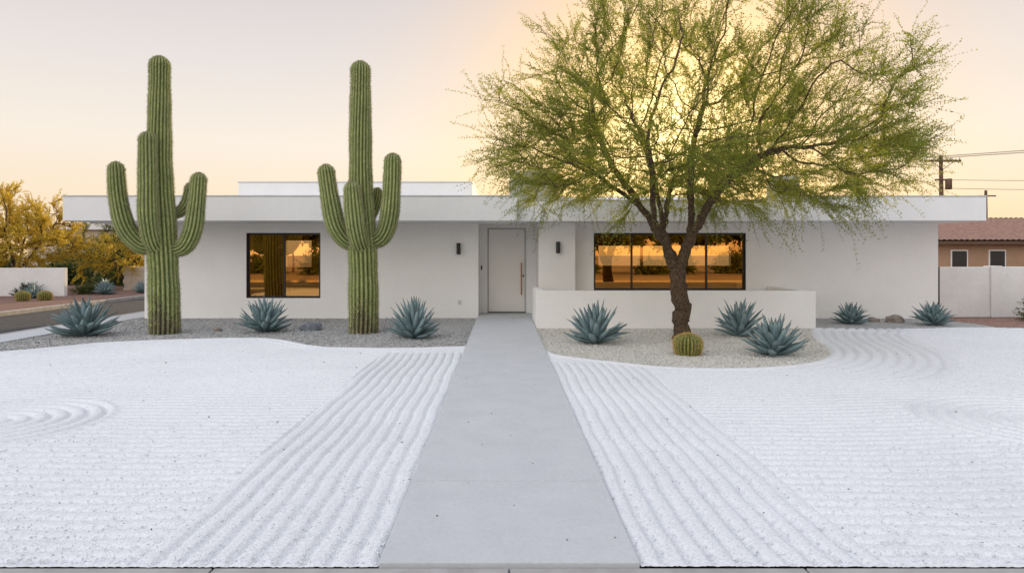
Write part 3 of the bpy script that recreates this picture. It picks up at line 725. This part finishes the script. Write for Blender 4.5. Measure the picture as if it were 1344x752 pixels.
hb("roof_right", 6.582, 11.9, 16.80, 26.6, ZS+0.002, 3.10, Fm, 0.006)
hb("roof_cap", -10.875, 0.36, 16.825, 17.1, 3.112, 3.14, M['cap'], 0.004)
hb("roof_cap", 6.57, 11.915, 16.785, 17.05, 3.102, 3.13, M['cap'], 0.004)
hb("roof_cap", 0.365, 6.565, 17.085, 17.3, 3.022, 3.05, M['cap'], 0.004)
hb("upper_roof", -7.75, -0.9, 20.0, 25.5, 3.112, 3.78, Fm, 0.006)
hb("upper_roof_cap", -7.77, -0.88, 19.98, 25.52, 3.782, 3.81, M['cap'], 0.004)
hb("upper_roof_low", -0.89, 6.6, 21.0, 25.5, 3.03, 3.45, Fm, 0.006)
hb("rooftop_unit", 0.2, 1.6, 20.2, 21.6-0.61, 3.112, 4.15, M['unit'], 0.03)
hb("rooftop_unit", 8.1, 8.8, 20.2, 21.0, 3.102, 4.0, M['unit'], 0.03)
for q in range(6): hb("louvre", 8.13, 8.77, 20.17, 20.199, 3.2+q*0.12, 3.26+q*0.12, M['black'])
def sconce(x, y, z):
    import bmesh
    bm = bmesh.new(); bmesh.ops.create_cone(bm, cap_ends=True, segments=24, radius1=0.055, radius2=0.055, depth=0.30)
    bmesh.ops.bevel(bm, geom=[e for e in bm.edges if abs(e.verts[0].co.z-e.verts[1].co.z) < 1e-4], offset=0.006, segments=2, affect='EDGES')
    me = bpy.data.meshes.new("wall_sconce"); bm.to_mesh(me); bm.free(); me.materials.append(M['black'])
    o = bpy.data.objects.new("wall_sconce", me); o.location = (x, y-0.085-18.1, z); link(o, H)
    hb("sconce_mount", x-0.04, x+0.04, y-0.04, y-0.001, z-0.07, z+0.07, M['black'], 0.005)
sconce(-1.17, 18.1, 1.83); sconce(1.43, 17.75, 1.86)
hb("outlet", -1.19, -1.11, 18.07, 18.097, 0.36, 0.47, M['cap'], 0.006)
hb("downspout", 11.545, 11.60, 18.12, 18.18, 0, 1.35, M['black'], 0.006)

pl = empty("low_planter_wall", (0.76, 15.7, 0))
def pb(n, x0, x1, y0, y1, z0, z1): box(n, x0-0.76, x1-0.76, y0-15.7, y1-15.7, z0, z1, S, pl, 0.01)
pb("front", 0.765, 7.2, 15.7, 15.9, -0.1, 0.84); pb("left_return", 0.765, 0.965, 15.902, 17.74, -0.1, 0.838); pb("right_return", 7.0, 7.2, 15.902, 18.09, -0.1, 0.838)

# ------------------------------------------------------------------ walls / neighbours
w1 = empty("white_boundary_wall", (11.7, 18.5, 0))
box("panel_a", 0.0, 1.5, 0, 0.2, -0.1, 1.34, M['nwhite'], w1, 0.01)
box("pier", 1.502, 1.8, -0.06, 0.26, -0.1, 1.37, M['nwhite'], w1, 0.01)
box("panel_b", 1.802, 14, -0.02, 0.18, -0.1, 1.345, M['nwhite'], w1, 0.01)
w2 = empty("white_boundary_wall", (-30, 27.4, 0))
box("panel", 0, 12.4, 0, 0.2, -0.1, 1.13, M['nwhite'], w2, 0.01)
w3 = empty("beige_block_wall", (-17.5, 31.8, 0))
for r_ in range(6):
    for c_ in range(12):
        o_ = 0.2 if r_ % 2 else 0
        box("block", c_*0.4+o_-0.2+0.004, c_*0.4+o_+0.2-0.004, 0, 0.2, r_*0.2-0.1, r_*0.2+0.094, M['beigewall'], w3, 0.004)
box("mortar_core", -0.15, 4.7, 0.012, 0.19, -0.1, 1.09, M['kerb'], w3)

def tile_roof(x0, x1, y0, z0, y1, z1, name, parent, hipx=0.0):
    nx = int((x1-x0)/0.05); ny = int(math.hypot(y1-y0, z1-z0)/0.06)
    u = np.linspace(0, 1, nx); v = np.linspace(0, 1, ny); U, Vv = np.meshgrid(u, v)
    X = (x0+hipx*Vv)+U*((x1-x0)-2*hipx*Vv); Y = y0+(y1-y0)*Vv; Z = z0+(z1-z0)*Vv
    Z = Z+0.05*np.abs(np.sin(X*np.pi/0.3))+0.05*(1-((Vv*(y1-y0)/0.42) % 1))
    V = np.stack([X, Y, Z], -1).reshape(-1, 3); i = np.arange(nx*ny).reshape(ny, nx)
    F = np.stack([i[:-1, :-1], i[:-1, 1:], i[1:, 1:], i[1:, :-1]], -1).reshape(-1, 4)
    npmesh(name, V, F, M['tile'], parent)
def house2(name, x, y, w, d, hw, hr, wallm, wins, hip=2.0):
    e = empty(name, (x, y, 0))
    box("walls", 0, w, 0, d, -0.1, hw, wallm, e)
    tile_roof(-0.5, w+0.5, -0.5, hw, d/2, hr, "roof_front", e, hip); 
    tile_roof(-0.5, w+0.5, d+0.5, hw, d/2, hr, "roof_back", e, hip)
    v = [(-0.5, -0.5, hw), (-0.5, d+.5, hw), (-0.5+hip, d/2, hr), (w+.5, -0.5, hw), (w+.5, d+.5, hw), (w+.5-hip, d/2, hr)]
    me = bpy.data.meshes.new("roof_hips"); me.from_pydata(v, [], [(0, 2, 1), (3, 4, 5)]); me.materials.append(M['tile']); link(bpy.data.objects.new("roof_hips", me), e)
    box("eave_fascia", -0.5, w+0.5, -0.5, -0.46, hw-0.16, hw+0.0, M['wood'], e); box("soffit", -0.49, w+0.49, -0.455, -0.002, hw-0.03, hw-0.005, wallm, e)
    for (a, b, c, dd) in wins:
        box("window_frame", a, b, -0.05, -0.003, c, dd, M['nwhite'], e); box("window_pane", a+0.06, b-0.06, -0.055, -0.051, c+.06, dd-.06, M['black'], e)
    return e
house2("stucco_tile_roof_house", 22.2, 36.0, 16, 9, 2.35, 3.75, M['brownstucco'], [(1.4, 2.3, 0.9, 1.9), (3.4, 4.3, 0.9, 1.9), (6, 7.5, .9, 1.9)])
house2("stucco_tile_roof_house", 28.0, 52.0, 14, 8, 2.7, 4.3, M['brownstucco'], [(2, 3, 0.9, 2.0)])
e = empty("beige_flat_roof_house", (-32, 46, 0))
box("walls", 0, 14, 0, 8, -0.1, 3.3, M['beigewall'], e); box("parapet", -0.3, 14.3, -0.3, 8.3, 3.302, 3.75, M['nwhite'], e, 0.02)
for a in (2, 6, 10): box("window_frame", a, a+1.5, -0.05, -0.003, 1.6, 2.8, M['black'], e)

def curve(name, pts, r, m, parent=None):
    cu = bpy.data.curves.new(name, 'CURVE'); cu.dimensions = '3D'; sp = cu.splines.new('POLY'); sp.points.add(len(pts)-1)
    for p_, q in zip(sp.points, pts): p_.co = (*q, 1)
    cu.bevel_depth = r; cu.bevel_resolution = 2; cu.materials.append(m); o = bpy.data.objects.new(name, cu); link(o, parent); return o
up_ = empty("utility_pole", (28.9, 45, 0))
V_, F_ = tube(np.array([[0, 0, -0.2], [0.02, 0, 4], [-0.03, 0, 8.15]]), np.array([0.17, 0.145, 0.11]), 14)
npmesh("pole", V_, F_, M['wood'], up_, None, True)
box("crossarm", -1.2, 1.2, -0.2, -0.09, 7.72, 7.86, M['wood'], up_, 0.01)
box("crossarm_low", -0.5, 0.5, -0.19, -0.09, 6.5, 6.6, M['wood'], up_, 0.01)
curve("brace_1", [(-0.7, -0.13, 7.72), (0, -0.13, 7.2)], 0.02, M['black'], up_); curve("brace_2", [(0.7, -0.13, 7.72), (0, -0.13, 7.2)], 0.02, M['black'], up_)
for q in (-1.1, -0.6, 0.6, 1.1):
    V_, F_ = tube(np.array([[q, -0.14, 7.86], [q, -0.14, 7.92], [q, -0.14, 7.98], [q, -0.14, 8.06]]), np.array([0.03, 0.06, 0.05, 0.02]), 10)
    npmesh("insulator", V_, F_, M['cap'], up_, None, True)
V_, F_ = tube(np.array([[0.32, -0.25, 5.9], [0.32, -0.25, 5.91], [0.32, -0.25, 6.6], [0.32, -0.25, 6.61]]), np.array([0.02, 0.2, 0.2, 0.02]), 16)
npmesh("transformer", V_, F_, M['wood'], up_, None, True)
def wire(a, b, sag):
    t = np.linspace(0, 1, 24); a = np.array(a); b = np.array(b); p_ = a+(b-a)*t[:, None]; p_[:, 2] -= sag*4*t*(1-t); return p_
wr = empty("power_lines", (28.9, 45, 0))
for i, (q, dz) in enumerate([(-1.1, 0), (-0.6, 0.0), (0.6, 0), (1.1, 0)]):
    curve("wire", wire((q, -0.14, 8.05), (20+q, -20, 8.6+dz), 0.35), 0.010, M['black'], wr)
    curve("wire", wire((q, -0.14, 8.05), (-30+q, 42, 8.05+dz), 0.6), 0.010, M['black'], wr)
curve("wire", wire((0, -0.14, 6.55), (22, -12, 6.3), 0.4), 0.014, M['black'], wr)
curve("wire", wire((0, -0.14, 6.0), (22, -13, 5.9), 0.5), 0.014, M['black'], wr)
up2 = empty("utility_pole", (38.2, 54, 0))
V_, F_ = tube(np.array([[0, 0, -0.2], [0.02, 0, 4], [0, 0, 6.7]]), np.array([0.14, 0.12, 0.1]), 12); npmesh("pole", V_, F_, M['wood'], up2, None, True)
box("crossarm", -0.7, 0.7, -0.18, -0.09, 6.2, 6.3, M['wood'], up2, 0.01)

# ------------------------------------------------------------------ light
SUN_EL, SUN_AZ = R(9.0), R(14.0)     # azimuth east of +Y
sd = Vector((math.sin(SUN_AZ)*math.cos(SUN_EL), math.cos(SUN_AZ)*math.cos(SUN_EL), math.sin(SUN_EL)))
sun = bpy.data.lights.new("sun", 'SUN'); sun.energy = 5.0; sun.angle = R(0.6); sun.color = (1.0, 0.72, 0.36)
so = bpy.data.objects.new("sun", sun); scene.collection.objects.link(so); so.rotation_euler = (-sd).to_track_quat('-Z', 'Y').to_euler()

w = bpy.data.worlds.new("World"); scene.world = w; w.use_nodes = True
N = w.node_tree.nodes; L = w.node_tree.links; bg = N["Background"]; bg.inputs["Strength"].default_value = 0.1
sky = N.new("ShaderNodeTexSky"); sky.sky_type = 'NISHITA'; sky.sun_disc = False; sky.sun_elevation = SUN_EL; sky.sun_rotation = SUN_AZ
sky.dust_density = 2.0
tc = N.new("ShaderNodeTexCoord"); sx = N.new("ShaderNodeSeparateXYZ"); L.new(tc.outputs["Generated"], sx.inputs[0])
rp = N.new("ShaderNodeValToRGB"); els = rp.color_ramp.elements
stops = [(0.0, (0.98, 0.67, 0.38)), (0.07, (0.98, 0.80, 0.59)), (0.15, (0.95, 0.855, 0.745)), (0.25, (0.83, 0.765, 0.73)), (0.36, (0.70, 0.655, 0.665)), (0.6, (0.74, 0.76, 0.83)), (1.0, (0.78, 0.82, 0.94))]
while len(els) < len(stops): els.new(0.5)
for e_, (p_, c_) in zip(els, stops): e_.position = p_; e_.color = (*c_, 1)
L.new(sx.outputs[2], rp.inputs["Fac"])
def vscale(v, s, const=None):
    n_ = N.new("ShaderNodeVectorMath"); n_.operation = 'SCALE'
    if const is not None: n_.inputs[0].default_value = const
    else: L.new(v, n_.inputs[0])
    if isinstance(s, (int, float)): n_.inputs["Scale"].default_value = s
    else: L.new(s, n_.inputs["Scale"])
    return n_.outputs[0]
def vadd(a, b):
    n_ = N.new("ShaderNodeVectorMath"); n_.operation = 'ADD'; L.new(a, n_.inputs[0]); L.new(b, n_.inputs[1]); return n_.outputs[0]
def dotpow(vec, pw):
    d_ = N.new("ShaderNodeVectorMath"); d_.operation = 'DOT_PRODUCT'; L.new(tc.outputs["Generated"], d_.inputs[0]); d_.inputs[1].default_value = vec
    m_ = N.new("ShaderNodeMath"); m_.operation = 'MAXIMUM'; L.new(d_.outputs["Value"], m_.inputs[0]); m_.inputs[1].default_value = 0
    p_ = N.new("ShaderNodeMath"); p_.operation = 'POWER'; L.new(m_.outputs[0], p_.inputs[0]); p_.inputs[1].default_value = pw; return p_.outputs[0]
acc = vscale(rp.outputs["Color"], 9.9)
mix = N.new("ShaderNodeMix"); mix.data_type = 'RGBA'; mix.clamp_factor = True
L.new(dotpow(sd, 34), mix.inputs["Factor"]); L.new(acc, mix.inputs["A"]); mix.inputs["B"].default_value = (14.0, 7.6, 1.6, 1)
acc = mix.outputs["Result"]
acc = vadd(acc, vscale(None, dotpow(sd, 150), (14, 12, 7)))
# added unseen fill lobe behind and left of the photographer, to brighten the walls
rear_fill_dir = Vector((-0.75, -0.85, 0.55)).normalized()
acc = vadd(acc, vscale(None, dotpow(rear_fill_dir, 4), (17.0, 16.6, 16.2)))
acc = vadd(acc, vscale(sky.outputs["Color"], 0.05))
L.new(acc, bg.inputs["Color"])

# ------------------------------------------------------------------ camera
cam = bpy.data.cameras.new("camera"); cam.sensor_width = 36; cam.lens = 24.0; cam.clip_end = 3000
cam.shift_x = 12/1344; cam.shift_y = -43/1344
co = bpy.data.objects.new("camera", cam); co.location = (0, 0, 1.7); co.rotation_euler = (R(90), 0, 0)
scene.collection.objects.link(co); scene.camera = co
scene.view_settings.view_transform = 'Standard'; scene.view_settings.look = 'None'; scene.view_settings.exposure = 0
